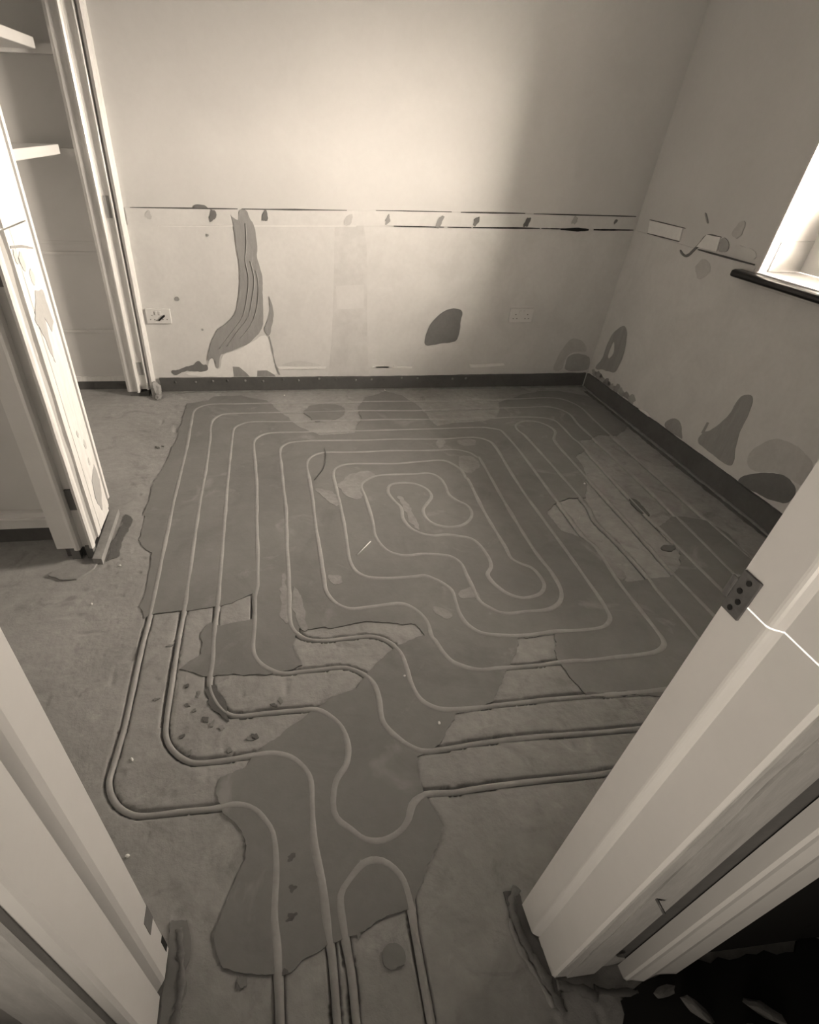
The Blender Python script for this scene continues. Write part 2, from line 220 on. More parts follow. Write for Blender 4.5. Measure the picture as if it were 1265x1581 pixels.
M = {
    'plaster': mat('wall_plaster', 0.60, 0.035, 2.5, 0.85, 0.015, 40, 0.06, 30),
    'plaster_low': mat('bare_wall_plaster', 0.62, 0.06, 5.0, 0.9, 0.03, 45, 0.15, 30),
    'dark_ceiling': mat('ceiling_boards', 0.60, 0.05, 2.5, 0.85),
    'reveal_glare': mat('reveal_glare_white', 0.88, 0.01, 5, 0.6),  # whiter than the wall, stands in for window light on the reveal
    'paint': mat('white_gloss_paint', 0.70, 0.03, 5, 0.30, 0.01, 60, 0.03, 60, spec=0.5),
    'paint_worn': mat('worn_white_paint', 0.66, 0.10, 14, 0.6, 0.05, 80, 0.25, 60, streak=(3, 3, 0.6)),
    'paint_grey': mat('grubby_shaded_paint', 0.40, 0.12, 14, 0.7, 0.05, 80, 0.2, 50, streak=(3, 3, 0.6)),  # grubby boards; also painted shade on the left architrave
    'alcove': mat('cupboard_paint', 0.60, 0.04, 4, 0.8),
    'concrete': mat('old_concrete', 0.30, 0.17, 2.6, 0.75, 0.10, 28, 0.5, 60, spots=0.16, spot_scale=9, stain=0.22, stain_scale=6),
    'screed': mat('dark_screed', 0.195, 0.13, 2.6, 0.6, 0.05, 26, 0.14, 50, spots=0.30, spot_scale=4.5, stain=0.12, stain_scale=3),
    'screed_light': mat('pale_filler', 0.27, 0.16, 14, 0.8, 0.08, 60, 0.4, 60),
    'screed_dark': mat('darker_screed', 0.11, 0.15, 14, 0.7, 0.05, 60, 0.3, 60),
    'pipe': mat('dusty_pipe', 0.31, 0.12, 12, 0.6, 0.06, 60, 0.15, 60),
    'membrane': mat('dark_membrane', 0.10, 0.15, 8, 0.6, 0.06, 50, 0.2, 40),
    'membrane_lip': mat('pale_membrane_lip', 0.22, 0.2, 20, 0.6),
    'filler': mat('grey_filler', 0.30, 0.10, 10, 0.85, 0.05, 60, 0.2, 60, streak=(4, 4, 1)),
    'filler_dark': mat('dark_filler', 0.17, 0.10, 10, 0.85, 0.05, 60, 0.2, 60),
    'filler_mid': mat('damp_plaster', 0.38, 0.08, 10, 0.85, 0.05, 60, 0.2, 60),
    'filler_soft': mat('damp_plaster_faint', 0.50, 0.08, 10, 0.85, 0.05, 60, 0.2, 60),
    'chase': mat('chase_plaster', 0.57, 0.07, 8, 0.85, 0.05, 40, 0.2, 40),
    'white_plaster': mat('fresh_plaster', 0.77, 0.05, 10, 0.85, 0.03, 60, 0.2, 60),
    'gap': mat('black_gap', 0.02, 0.1, 10, 0.9),
    'crack': mat('dark_crack', 0.10, 0.2, 30, 0.9),
    'socket': mat('white_plastic', 0.66, 0.01, 5, 0.35, spec=0.5),
    'black': mat('black_plastic', 0.012, 0.1, 10, 0.35, spec=0.5),
    'black_board': mat('black_sill_nosing', 0.008, 0.1, 10, 0.35, spec=0.4),
    'hinge': mat('tarnished_steel', 0.10, 0.25, 60, 0.45, 0.1, 120, spec=0.6),
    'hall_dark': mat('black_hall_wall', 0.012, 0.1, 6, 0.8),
    'rubble': mat('rubble', 0.16, 0.25, 20, 0.85, 0.1, 80, 0.5, 60),
    'dust': mat('white_crumb', 0.75, 0.05, 20, 0.8),
}
glass = bpy.data.materials.new('window_glass')
glass.use_nodes = True
gnt = glass.node_tree
for n in list(gnt.nodes): gnt.nodes.remove(n)
gout = gnt.nodes.new('ShaderNodeOutputMaterial'); gtr = gnt.nodes.new('ShaderNodeBsdfTransparent'); ggl = gnt.nodes.new('ShaderNodeBsdfGlossy')
gmx = gnt.nodes.new('ShaderNodeMixShader'); gmx.inputs[0].default_value = 0.05; ggl.inputs['Roughness'].default_value = 0.02
gnt.links.new(gtr.outputs[0], gmx.inputs[1]); gnt.links.new(ggl.outputs[0], gmx.inputs[2]); gnt.links.new(gmx.outputs[0], gout.inputs[0])
M['glass'] = glass

# ------------------------------------------------------------------ builders
def link(name, me, m, parent=None):
    o = bpy.data.objects.new(name, me)
    COL.objects.link(o)
    if m is not None:
        me.materials.append(M[m] if isinstance(m, str) else m)
    if parent is not None:
        o.parent = parent
    return o

def from_bm(name, bm, m, parent=None, smooth=False):
    bmesh.ops.recalc_face_normals(bm, faces=bm.faces)
    me = bpy.data.meshes.new(name)
    bm.to_mesh(me); bm.free()
    if smooth:
        for p in me.polygons: p.use_smooth = True
    return link(name, me, m, parent)

def add_box(bm, x0, x1, y0, y1, z0, z1, bev=0.0):
    r = bmesh.ops.create_cube(bm, size=1.0)
    for v in r['verts']:
        v.co = Vector(((x0 + x1) / 2 + v.co.x * (x1 - x0), (y0 + y1) / 2 + v.co.y * (y1 - y0), (z0 + z1) / 2 + v.co.z * (z1 - z0)))
    if bev:
        es = {e for v in r['verts'] for e in v.link_edges}
        bmesh.ops.bevel(bm, geom=list(es), offset=bev, segments=2, profile=0.5, affect='EDGES')

def box(name, x0, x1, y0, y1, z0, z1, m, parent=None, bev=0.0):
    bm = bmesh.new(); add_box(bm, x0, x1, y0, y1, z0, z1, bev)
    return from_bm(name, bm, m, parent)

def boxes(name, lst, m, parent=None):
    bm = bmesh.new()
    for b in lst: add_box(bm, *b)
    return from_bm(name, bm, m, parent)

def extrude_profile(name, poly, z0, z1, m, parent=None, wob=0.0, rag=0.0, seg=1):
    """closed xy profile run up from z0 to z1; rag makes the lower end uneven"""
    bm = bmesh.new()
    rings = []
    for k in range(seg + 1):
        t = k / seg
        z = z0 + (z1 - z0) * t
        ring = []
        for i, (x, y) in enumerate(poly):
            dz = rag * (noise.noise(Vector((x * 40, y * 40, 3))) if k == 0 else 0)
            dx = wob * noise.noise(Vector((z * 9, i * 3.7, 1))); dy = wob * noise.noise(Vector((z * 9, i * 3.7, 7)))
            ring.append(bm.verts.new((x + dx, y + dy, z + dz)))
        rings.append(ring)
    n = len(poly)
    for a, b in zip(rings, rings[1:]):
        for i in range(n):
            bm.faces.new((a[i], a[(i + 1) % n], b[(i + 1) % n], b[i]))
    for ring in (rings[0], rings[-1]):
        for t in tessellate_polygon([[v.co.copy().to_3d() if False else Vector((poly[i][0], poly[i][1], 0)) for i, v in enumerate(ring)]]):
            try: bm.faces.new([ring[i] for i in t])
            except ValueError: pass
    return from_bm(name, bm, m, parent)

def organic(pts, step, amp, seed=0.0, freq=18.0):
    out = []
    n = len(pts)
    for i in range(n):
        a, b = Vector((*pts[i], 0)), Vector((*pts[(i + 1) % n], 0))
        d = b - a
        L = d.length
        if L < 1e-6: continue
        k = max(1, int(L / step))
        nrm = Vector((-d.y, d.x, 0)).normalized()
        for j in range(k):
            p = a + d * (j / k)
            q = p * freq + Vector((0, 0, seed))
            p = p + nrm * amp * (noise.noise(q) + 0.6 * noise.noise(q * 2.7))
            out.append((p.x, p.y))
    return out

def chaikin(pts, n=1):
    for _ in range(n):
        out = []
        for i in range(len(pts)):
            a, c = pts[i], pts[(i + 1) % len(pts)]
            out += [(a[0] * .75 + c[0] * .25, a[1] * .75 + c[1] * .25), (a[0] * .25 + c[0] * .75, a[1] * .25 + c[1] * .75)]
        pts = out
    return pts

def place(plane, u, v, h):
    if plane == 'floor': return (u, v, h)
    if plane == 'back': return (u, YB - h, v)
    if plane == 'right': return (XR - h, u, v)
    if plane == 'pier': return (XL + h, u, v)

def slab(name, pts, plane, h0, h1, m, parent, step=0.012, amp=0.003, seed=0.0, chamfer=0.0):
    """a thin irregular skin of material lying on a floor or wall plane"""
    pts = organic(pts, step, amp, seed) if amp else list(pts)
    bm = bmesh.new()
    lo = [bm.verts.new(place(plane, u, v, h0)) for u, v in pts]
    hi = [bm.verts.new(place(plane, u, v, h1)) for u, v in pts]
    n = len(pts)
    for i in range(n):
        bm.faces.new((lo[i], lo[(i + 1) % n], hi[(i + 1) % n], hi[i]))
    for t in tessellate_polygon([[Vector((u, v, 0)) for u, v in pts]]):
        try: bm.faces.new([hi[i] for i in t])
        except ValueError: pass
    return from_bm(name, bm, m, parent)

def tube(name, pts, r, m, parent=None, flat=1.0, sides=8):
    """round or flattened tube along 3-D points"""
    bm = bmesh.new()
    rings = []
    P = [Vector(p) for p in pts]
    for i, p in enumerate(P):
        t = (P[min(i + 1, len(P) - 1)] - P[max(i - 1, 0)])
        if t.length < 1e-9: t = Vector((1, 0, 0))
        t.normalize()
        up = Vector((0, 0, 1)) if abs(t.z) < 0.9 else Vector((1, 0, 0))
        s = t.cross(up).normalized(); w = s.cross(t).normalized()
        rr = r(i) if callable(r) else r
        fl = flat(i) if callable(flat) else flat
        rings.append([bm.verts.new(p + s * rr * math.cos(a) + w * rr * fl * math.sin(a)) for a in (2 * math.pi * k / sides for k in range(sides))])
    for a, b in zip(rings, rings[1:]):
        for k in range(sides):
            bm.faces.new((a[k], a[(k + 1) % sides], b[(k + 1) % sides], b[k]))
    bm.faces.new(rings[0]); bm.faces.new(rings[-1])
    return from_bm(name, bm, m, parent, smooth=True)

def disc(bm, plane, u, v, ru, rv, h0, h1, n=12, rot=0.0, jag=0.0):
    lo, hi = [], []
    for k in range(n):
        a = 2 * math.pi * k / n
        f = 1 + jag * noise.noise(Vector((u * 31 + math.cos(a) * 1.3, v * 31 + math.sin(a) * 1.3, 5)))
        du, dv = ru * f * math.cos(a), rv * f * math.sin(a)
        c, s = math.cos(rot), math.sin(rot)
        lo.append(bm.verts.new(place(plane, u + du * c - dv * s, v + du * s + dv * c, h0)))
        hi.append(bm.verts.new(place(plane, u + du * c - dv * s, v + du * s + dv * c, h1)))
    for k in range(n):
        bm.faces.new((lo[k], lo[(k + 1) % n], hi[(k + 1) % n], hi[k]))
    bm.faces.new(hi)

def blob(name, plane, u, v, ru, rv, h0, h1, m, parent, rot=0.0, jag=0.5, n=14):
    bm = bmesh.new(); disc(bm, plane, u, v, ru, rv, h0, h1, n, rot, jag)
    return from_bm(name, bm, m, parent)

def lump(name, loc, size, m, parent=None, seed=0.0, sub=2, rz=0.0):
    bm = bmesh.new()
    bmesh.ops.create_icosphere(bm, subdivisions=sub, radius=1.0)
    for v in bm.verts:
        f = 1 + 0.35 * noise.noise(v.co * 1.3 + Vector((seed, seed * 2, 0))) + 0.15 * noise.noise(v.co * 3.1 + Vector((seed, 0, 0)))
        v.co = Vector((v.co.x * size[0] * f, v.co.y * size[1] * f, v.co.z * size[2] * f))
    bmesh.ops.rotate(bm, verts=bm.verts, cent=(0, 0, 0), matrix=Matrix.Rotation(rz, 3, 'Z'))
    bmesh.ops.translate(bm, verts=bm.verts, vec=loc)
    return from_bm(name, bm, m, parent, smooth=False)

def tag(o, label, cat=None, group=None, kind=None):
    o['label'] = label
    if cat: o['category'] = cat
    if group: o['group'] = group
    if kind: o['kind'] = kind
    return o

def struct(o, label):
    return tag(o, label, None, None, 'structure')

def empty(name, loc=(0, 0, 0)):
    o = bpy.data.objects.new(name, None)
    o.empty_display_size = 0.05
    COL.objects.link(o)
    return o          # left at the origin: parts are built in world coordinates

# ------------------------------------------------------------------ pipe centre lines, smoothed
def smooth_path(pts, step=0.012):
    P = [Vector((*p, 0)) for p in pts]
    for _ in range(2):                                   # light smoothing that keeps the ends
        P = [P[0]] + [P[i] * 0.5 + (P[i - 1] + P[i + 1]) * 0.25 for i in range(1, len(P) - 1)] + [P[-1]] if False else P
    out = []
    for i in range(len(P) - 1):                          # centripetal Catmull-Rom
        p0, p1, p2, p3 = P[max(i - 1, 0)], P[i], P[i + 1], P[min(i + 2, len(P) - 1)]
        L = (p2 - p1).length
        k = max(1, int(L / step))
        d1 = (p1 - p0).length or L; d3 = (p3 - p2).length or L
        m1 = (p2 - p0) * (L / (d1 + L)); m2 = (p3 - p1) * (L / (d3 + L))
        for j in range(k):
            t = j / k
            t2, t3 = t * t, t * t * t
            out.append(p1 * (2 * t3 - 3 * t2 + 1) + m1 * (t3 - 2 * t2 + t) + p2 * (-2 * t3 + 3 * t2) + m2 * (t3 - t2))
    out.append(P[-1])
    return [(p.x, p.y) for p in out]

def chain(*runs):
    out = []
    for r in runs:
        for p in r:
            if not out or math.hypot(p[0] - out[-1][0], p[1] - out[-1][1]) > 0.008: out.append(p)
    return out
RN = RUNS
LOOPS = {
    'spiral': chain(RN['l5'][::-1], RN['l7'][::-1], RN['c'], RN['l8'], RN['l6'], RN['l4']),
    'first': chain(RN['r1'][::-1], RN['l1']), 'second': chain(RN['r2'][::-1], RN['l2']), 'third': chain(RN['r3'][::-1], RN['l3']), 'arch': RN['u'],
}
PATHS = {k: smooth_path(v) for k, v in LOOPS.items()}

def inside(xs, ys, poly):
    r = np.zeros(xs.shape, bool)
    n = len(poly)
    for i in range(n):
        x0, y0 = poly[i]; x1, y1 = poly[(i + 1) % n]
        if y0 == y1: continue
        c = ((ys < y0) != (ys < y1)) & (xs < (x1 - x0) * (ys - y0) / (y1 - y0) + x0)
        r ^= c
    return r

MAIN = organic(organic(PATCHES['main'], 0.03, 0.012, 0.0, 9.0), 0.006, 0.004, 5.0, 40.0)

# ------------------------------------------------------------------ floor: fine relief with chased channels
def build_floor():
    fx = np.arange(XL, XR + 0.0001, 0.005)
    fy = np.arange(0.18, YB + 0.0001, 0.005)
    xs = np.concatenate([np.arange(-1.6, XL - 0.02, 0.05), fx, np.array([XR + 0.05, XR + 0.25])])
    ys = np.concatenate([np.arange(-1.35, 0.17, 0.04), fy, np.array([YB + 0.05, YB + 0.12])])
    X, Y = np.meshgrid(xs, ys)
    rng = np.random.default_rng(3)
    def vnoise(sc):
        gx, gy = int(4.2 * sc) + 4, int(7.2 * sc) + 4
        g = rng.random((gy, gx))
        u = (X + 1.7) * sc; v = (Y + 3.4) * sc
        i, j = np.floor(u).astype(int), np.floor(v).astype(int)
        a, b = u - i, v - j
        a, b = a * a * (3 - 2 * a), b * b * (3 - 2 * b)
        i = np.clip(i, 0, gx - 2); j = np.clip(j, 0, gy - 2)
        return (g[j, i] * (1 - a) + g[j, i + 1] * a) * (1 - b) + (g[j + 1, i] * (1 - a) + g[j + 1, i + 1] * a) * b - 0.5
    Z = -0.002 + 0.002 * vnoise(3) + 0.0015 * vnoise(11) + 0.0012 * vnoise(40) + 0.0008 * vnoise(110)
    pit = vnoise(24)
    Z -= np.where(pit > 0.36, (pit - 0.36) * 0.03, 0)
    D = np.full(X.shape, 9.0)
    for path in PATHS.values():
        for (px, py) in path:
            px, py = px - 0.0015, py + 0.0025
            i0, i1 = np.searchsorted(xs, (px - 0.03, px + 0.03)); j0, j1 = np.searchsorted(ys, (py - 0.03, py + 0.03))
            if i1 <= i0 or j1 <= j0: continue
            s = D[j0:j1, i0:i1]
            np.minimum(s, np.hypot(X[j0:j1, i0:i1] - px, Y[j0:j1, i0:i1] - py), out=s)
    Z = np.where(D < 0.0105, -0.016, np.where(D < 0.017, np.minimum(Z, -0.003), Z))
    Z = np.where(inside(X, Y, PATCHES['main']), np.minimum(Z, -0.004), Z)
    ny, nx = X.shape
    verts = np.stack([X, Y, Z], -1).reshape(-1, 3)
    idx = np.arange(ny * nx).reshape(ny, nx)
    faces = np.stack([idx[:-1, :-1], idx[:-1, 1:], idx[1:, 1:], idx[1:, :-1]], -1).reshape(-1, 4)
    me = bpy.data.meshes.new('floor')
    me.vertices.add(len(verts)); me.vertices.foreach_set('co', verts.ravel().astype(np.float32))
    me.loops.add(faces.size); me.loops.foreach_set('vertex_index', faces.ravel().astype(np.int32))
    me.polygons.add(len(faces)); me.polygons.foreach_set('loop_start', np.arange(0, faces.size, 4, dtype=np.int32))
    me.polygons.foreach_set('use_smooth', np.ones(len(faces), bool))
    me.update(calc_edges=True); me.validate()
    return struct(link('floor', me, 'concrete'), 'bare concrete floor with chased heating pipe channels')
floor = build_floor()

o = slab('screed_patch', MAIN, 'floor', -0.006, 0.0010, 'screed', floor, amp=0)
tag(o, 'large smooth dark grey screed patch')
for i, (k, p) in enumerate(PATCHES.items()):
    if k == 'main': continue
    nm, mt, h = ('pale_filler_patch', 'screed_light', 0.0018) if k.startswith('pale') else ('dark_patch', 'screed_dark', 0.0016)
    if k in ('farsmear', 'dark5', 'dark6'): nm, mt, h = 'thin_screed_smear', 'screed', 0.0012
    slab(nm, chaikin(p, 2), 'floor', -0.003, h, mt, floor, 0.005, 0.011, 3.1 * i)

# ------------------------------------------------------------------ heating pipes lying in the channels
PIPE_LABELS = {
    'spiral': 'long heating pipe wound in a double spiral over the middle of the floor',
    'first': 'outermost heating pipe, nearest to the left cupboards and the skirting',
    'second': 'second outermost heating pipe, leaving through the doorway beside the arch',
    'third': 'third outermost heating pipe, with the deep bend just behind the arch',
    'arch': 'heating pipe bent into a narrow arch in the doorway',
}
def build_pipe(key):
    path = PATHS[key]
    xs = np.array([p[0] for p in path]); ys = np.array([p[1] for p in path])
    ins = inside(xs, ys, MAIN).astype(float)
    k = np.ones(5) / 5
    ins = np.convolve(np.pad(ins, 2, mode='edge'), k, mode='valid')
    pts = []
    for x, y, f in zip(xs, ys, ins):
        low = -0.0052 + 0.002 * noise.noise(Vector((x * 6, y * 6, 0)))
        high = -0.0046 + 0.0013 * noise.noise(Vector((x * 9, y * 9, 4)))
        pts.append((x, y, low * (1 - f) + high * f))
    o = tube('heating_pipe', pts, lambda i: 0.0082 + 0.0042 * ins[i] + 0.0010 * noise.noise(Vector((xs[i] * 14, ys[i] * 14, 2))), 'pipe', None, lambda i: 0.92 - 0.32 * ins[i], 10)
    return tag(o, PIPE_LABELS[key], 'pipe', 'underfloor heating pipes')
for key in PIPE_LABELS:
    build_pipe(key)

# ------------------------------------------------------------------ walls and ceiling
wb = struct(box('wall_back', -0.80, XR + 0.45, YB, YB + 0.12, -0.05, CEIL, 'plaster'), 'back wall, smooth above and bare plaster below the old rail line')
# lower, bare-plaster zone of the back wall: a skim a few millimetres proud
slab('bare_plaster', [(XL, 0.0), (XR, 0.0), (XR, 0.862), (XL, 0.845)], 'back', -0.001, 0.002, 'plaster_low', wb, amp=0)

wr = struct(boxes('wall_right', [
    (XR, XR + 0.45, WY1, YB + 0.12, -0.05, CEIL), (XR, XR + 0.45, 0.15, WY0, -0.05, CEIL),
    (XR, XR + 0.45, WY0, WY1, -0.05, WZ0 - 0.03), (XR, XR + 0.45, WY0, WY1, WZ1, CEIL)], 'plaster'), 'right wall with the window and patched plaster')
slab('bare_plaster', [(1.0, 0.0), (YB, 0.0), (YB, 0.862), (2.32, 0.852), (2.32, 0.79), (1.0, 0.79)], 'right', -0.001, 0.002, 'plaster_low', wr, amp=0)
struct(box('ceiling', -1.65, XR + 0.45, -1.345, YB + 0.15, CEIL, CEIL + 0.1, 'dark_ceiling'), 'boarded ceiling above the room')

# wall holding the doorway (between the room and the hall)
wf = struct(boxes('wall_front', [
    (0.55, XR + 0.45, 0.262, 0.345, -0.05, CEIL), (-1.6, -0.31, 0.262, 0.345, -0.05, CEIL), (-0.32, 0.56, 0.262, 0.345, 2.02, CEIL)], 'plaster'), 'wall around the open doorway')
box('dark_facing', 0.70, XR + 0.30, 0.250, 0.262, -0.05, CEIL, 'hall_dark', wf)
struct(box('wall_hall_back', -1.65, XR + 0.3, -1.40, -1.345, -0.05, CEIL, 'plaster'), 'hall wall behind the viewer')
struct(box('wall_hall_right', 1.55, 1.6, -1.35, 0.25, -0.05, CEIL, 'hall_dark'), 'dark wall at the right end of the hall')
struct(box('wall_hall_left', -1.65, -1.6, -1.35, YB + 0.12, -0.05, CEIL, 'plaster'), 'outer left wall behind the cupboards')

# ------------------------------------------------------------------ marks on the back wall
def bpatch(name, key, h, m, label=None, amp=0.004, step=0.008):
    o = slab(name, chaikin(BACK[key], 2) if amp > 0.0015 else BACK[key], 'back', -0.001, h, m, wb, step, amp, len(key) * 2.3)
    if label: tag(o, label)
bpatch('filled_chase', 'chase', 0.0026, 'chase', None, 0.0014)
bpatch('filled_chase', 'chase2', 0.0032, 'plaster_low', None, 0.001)
bpatch('plaster_patch', 'white', 0.0036, 'white_plaster', 'pale fresh plaster patch')
bpatch('plaster_patch', 'domelow', 0.0034, 'plaster_low')
bpatch('filler_smear', 'swath', 0.0062, 'filler', 'tall curved smear of grey filler')
bpatch('filler_smear', 'side', 0.0042, 'filler', None, 0.006)
bpatch('filler_smear', 'smudge', 0.0042, 'filler_dark', None, 0.009, 0.006)
bpatch('plaster_crack', 'edge', 0.0044, 'filler')
bpatch('filler_smear', 'cone1', 0.0042, 'filler', None, 0.0014); bpatch('filler_smear', 'cone2', 0.0042, 'filler', None, 0.0014)
bpatch('bare_patch', 'dome', 0.0042, 'filler_dark', 'dark half-dome of bare backing', 0.002)
bpatch('damp_stain', 'corner2', 0.0030, 'filler_soft'); bpatch('damp_stain', 'corner', 0.0036, 'filler_mid')
for k in ('ledge1', 'ledge2', 'ledge3', 'ledge4'): bpatch('plaster_ledge', k, 0.008, 'white_plaster', None, 0.001)
bpatch('damp_stain', 'haze1', 0.0030, 'chase')
bpatch('chipped_edge', 'chip', 0.0045, 'filler_dark', None, 0.004, 0.006)
# comb streaks in the tall smear
for pts in STREAKS:
    tube('comb_streak', [(x, YB - 0.0058, z) for x, z in smooth_path(pts, 0.02)], 0.0038, 'filler_mid', wb, 0.5, 6)

# the strip left where the dado rail was pulled off
slab('dado_scar', [(XL + 0.01, 0.845), (0.2, 0.852), (0.67, 0.862), (XR, 0.864), (XR, 0.924), (0.67, 0.926), (XL + 0.01, 0.917)], 'back', -0.001, 0.005, 'plaster_low', wb, 0.03, 0.0012, 2.0)
def gap_strip(plane, u0, v0, u1, v1, w0, w1, h, m, parent, name='dark_gap'):
    n = 8
    top, bot = [], []
    for i in range(n + 1):
        t = i / n
        w = (w0 + (w1 - w0) * t) * (0.55 + 0.45 * math.sin(math.pi * t)) * (1 + 0.5 * noise.noise(Vector((u0 * 9 + t * 5, v0 * 9, 2))))
        u, v = u0 + (u1 - u0) * t, v0 + (v1 - v0) * t
        top.append((u, v + w / 2)); bot.append((u, v - w / 2))
    return slab(name, bot + top[::-1], plane, -0.001, h, m, parent, amp=0)
for a in ((0.70, 0.860, 0.97, 0.859, .006, .006), (1.13, 0.860, 1.50, 0.862, .008, .008), (1.51, .862, 1.63, .861, .006, .006), (1.62, 0.860, 1.78, 0.859, .014, .018), (1.81, 0.860, 2.04, 0.862, .009, .006), (0.99, .859, 1.12, .859, .004, .004)):
    gap_strip('back', a[0], a[1], a[2], a[3], a[4], a[5], 0.0065, 'gap', wb)
for a in ((-0.62, 0.917, -0.10, 0.920, .004, .006), (-0.08, 0.920, 0.45, 0.924, .007, .004), (0.60, 0.926, 1.0, 0.927, .003, .004), (1.05, 0.926, 1.4, 0.927, .006, .006), (1.45, 0.926, 2.03, 0.924, .004, .005)):
    gap_strip('back', a[0], a[1], a[2], a[3], a[4], a[5], 0.0062, 'crack', wb)
gap_strip('back', -0.5, .842, 0.5, .857, .004, .004, 0.0060, 'white_plaster', wb, 'plaster_ledge')
for (u, v, ru, rv, m) in ((-0.537, 0.888, .014, .022, 'filler_soft'), (-0.227, 0.889, .017, .024, 'filler_dark'), (0.033, 0.891, .015, .024, 'filler_dark'), (0.461, 0.880, .022, .026, 'filler_soft'), (0.665, 0.887, .013, .020, 'filler'), (0.947, 0.887, .017, .030, 'filler'), (1.144, 0.89, .014, .024, 'filler_dark'), (1.421, 0.887, .015, .028, 'filler_dark'), (1.688, 0.901, .014, .020, 'filler_mid'), (1.92, 0.899, .009, .012, 'filler_dark')):
    blob('plug_mark', 'back', u, v, ru, rv, -0.001, 0.0066, m, wb, rot=-0.35, jag=0.7)
for (u, v, r) in ((-0.262, 0.806, .006), (-0.345, 0.352, .006), (-0.46, 0.51, .012), (0.77, 0.135, .006), (0.715, 0.138, .005)):
    blob('nail_mark', 'back', u, v, r, r, -0.001, 0.004, 'filler', wb)

# base strips of dark membrane
bb = struct(slab('baseboard_back', [(XL + 0.03, 0.008), (XR - 0.02, 0.008), (XR - 0.02, 0.086), (0.75, 0.080), (XL + 0.03, 0.087)], 'back', -0.001, 0.014, 'membrane', None, 0.02, 0.0015, 1.0), 'dark membrane strip along the foot of the back wall')
slab('membrane_lip', [(XL + 0.03, -0.004), (XR - 0.02, -0.004), (XR - 0.02, 0.007), (XL + 0.03, 0.007)], 'back', -0.001, 0.019, 'membrane_lip', bb, 0.02, 0.002, 4.0)
for i in range(18):
    u = -0.53 + i * 0.105 + random.uniform(-.02, .02)
    bm = bmesh.new()
    bmesh.ops.create_icosphere(bm, subdivisions=2, radius=0.007)
    for v in bm.verts: v.co.y *= 0.6
    bmesh.ops.translate(bm, verts=bm.verts, vec=(u, YB - 0.015, 0.068 + random.uniform(-.006, .006)))
    from_bm('dimple', bm, 'membrane_lip' if i % 3 else 'membrane', bb, True)
br = struct(slab('baseboard_right', [(0.40, 0.008), (YB - 0.02, 0.008), (YB - 0.02, 0.088), (2.4, 0.094), (1.6, 0.098), (0.40, 0.10)], 'right', -0.001, 0.016, 'membrane', None, 0.02, 0.002, 9.0), 'dark membrane strip along the foot of the right wall')
slab('membrane_lip', [(0.40, -0.004), (YB - 0.05, -0.004), (YB - 0.05, 0.008), (0.40, 0.008)], 'right', -0.001, 0.024, 'membrane_lip', br, 0.02, 0.004, 5.0)
slab('floor_gap_shade', [(XR - 0.045, 0.45), (XR - 0.025, 0.45), (XR - 0.025, YB - 0.1), (XR - 0.045, YB - 0.1)], 'floor', -0.003, 0.0018, 'screed_dark', br, 0.02, 0.008, 2.0)  # dark strip stands in for the shadowed groove below the membrane

# ------------------------------------------------------------------ marks on the right wall
def rpatch(name, key, h, m, label=None, amp=0.004, step=0.008):
    o = slab(name, chaikin(RIGHT[key], 2) if amp > 0.0015 else RIGHT[key], 'right', -0.001, h, m, wr, step, amp, len(key) * 1.7)
    if label: tag(o, label)
rpatch('damp_stain', 'low2', 0.0026, 'filler_soft'); rpatch('bare_patch', 'low', 0.0036, 'filler_dark')
rpatch('bare_patch', 'leaf', 0.0040, 'filler', 'leaf-shaped dark patch by the corner'); rpatch('plaster_sliver', 'leafl', 0.0060, 'plaster_low')
rpatch('bare_patch', 'boot', 0.0040, 'filler', 'boot-shaped dark patch'); rpatch('scratch', 'bootl', 0.0036, 'filler', None, 0.001)
rpatch('damp_stain', 'bump', 0.0036, 'filler'); rpatch('filler_smear', 'smear', 0.0046, 'filler_dark', None, 0.002)
rpatch('dado_scar', 'chip1', 0.0050, 'white_plaster', None, 0.001); rpatch('dado_scar', 'chip2', 0.0052, 'white_plaster', None, 0.001)
rpatch('dado_scar', 'chip3', 0.0034, 'plaster_low', None, 0.003); rpatch('bare_patch', 'shade', 0.0042, 'filler_mid', None, 0.005)
rpatch('scratch', 'nick', 0.0036, 'filler', None, 0.002); rpatch('plaster_sliver', 'lipw', 0.0080, 'white_plaster', None, 0.003)
for a in ((3.13, 0.864, 2.86, 0.866, .004, .006), (2.70, 0.856, 2.33, 0.858, .006, .006), (3.15, .922, 2.85, .922, .003, .003)):
    gap_strip('right', a[0], a[1], a[2], a[3], a[4], a[5], 0.0066, 'crack', wr)
for i in range(9):
    y = 3.2 - i * 0.055
    blob('rough_edge', 'right', y, 0.10 + random.uniform(0, .012), .035, random.uniform(.012, .03), -0.001, 0.0034, 'filler' if i % 2 else 'filler_mid', wr, jag=0.9)
blob('damp_stain', 'right', 2.50, 0.96, 0.030, 0.035, -0.001, 0.0030, 'filler_soft', wr)
blob('damp_stain', 'right', 2.62, 0.79, 0.05, 0.04, -0.001, 0.0030, 'filler_soft', wr)

struct(boxes('light_blocker', [(XR + 0.45, XR + 1.1, WY0 - 0.9, WY1 + 0.12, WZ1 + 0.06, WZ1 + 0.12), (XR + 0.45, XR + 0.75, WY1 + 0.03, WY1 + 0.12, -0.35, WZ1 + 0.06)], 'filler'), 'added light-blocking roof and side wall outside the window')  # added out of view to block high and sideways sky light
struct(box('ground_outside', XR + 0.45, XR + 14.0, -12.0, 16.0, -0.4, -0.3, 'rubble'), 'bare ground outside the window')
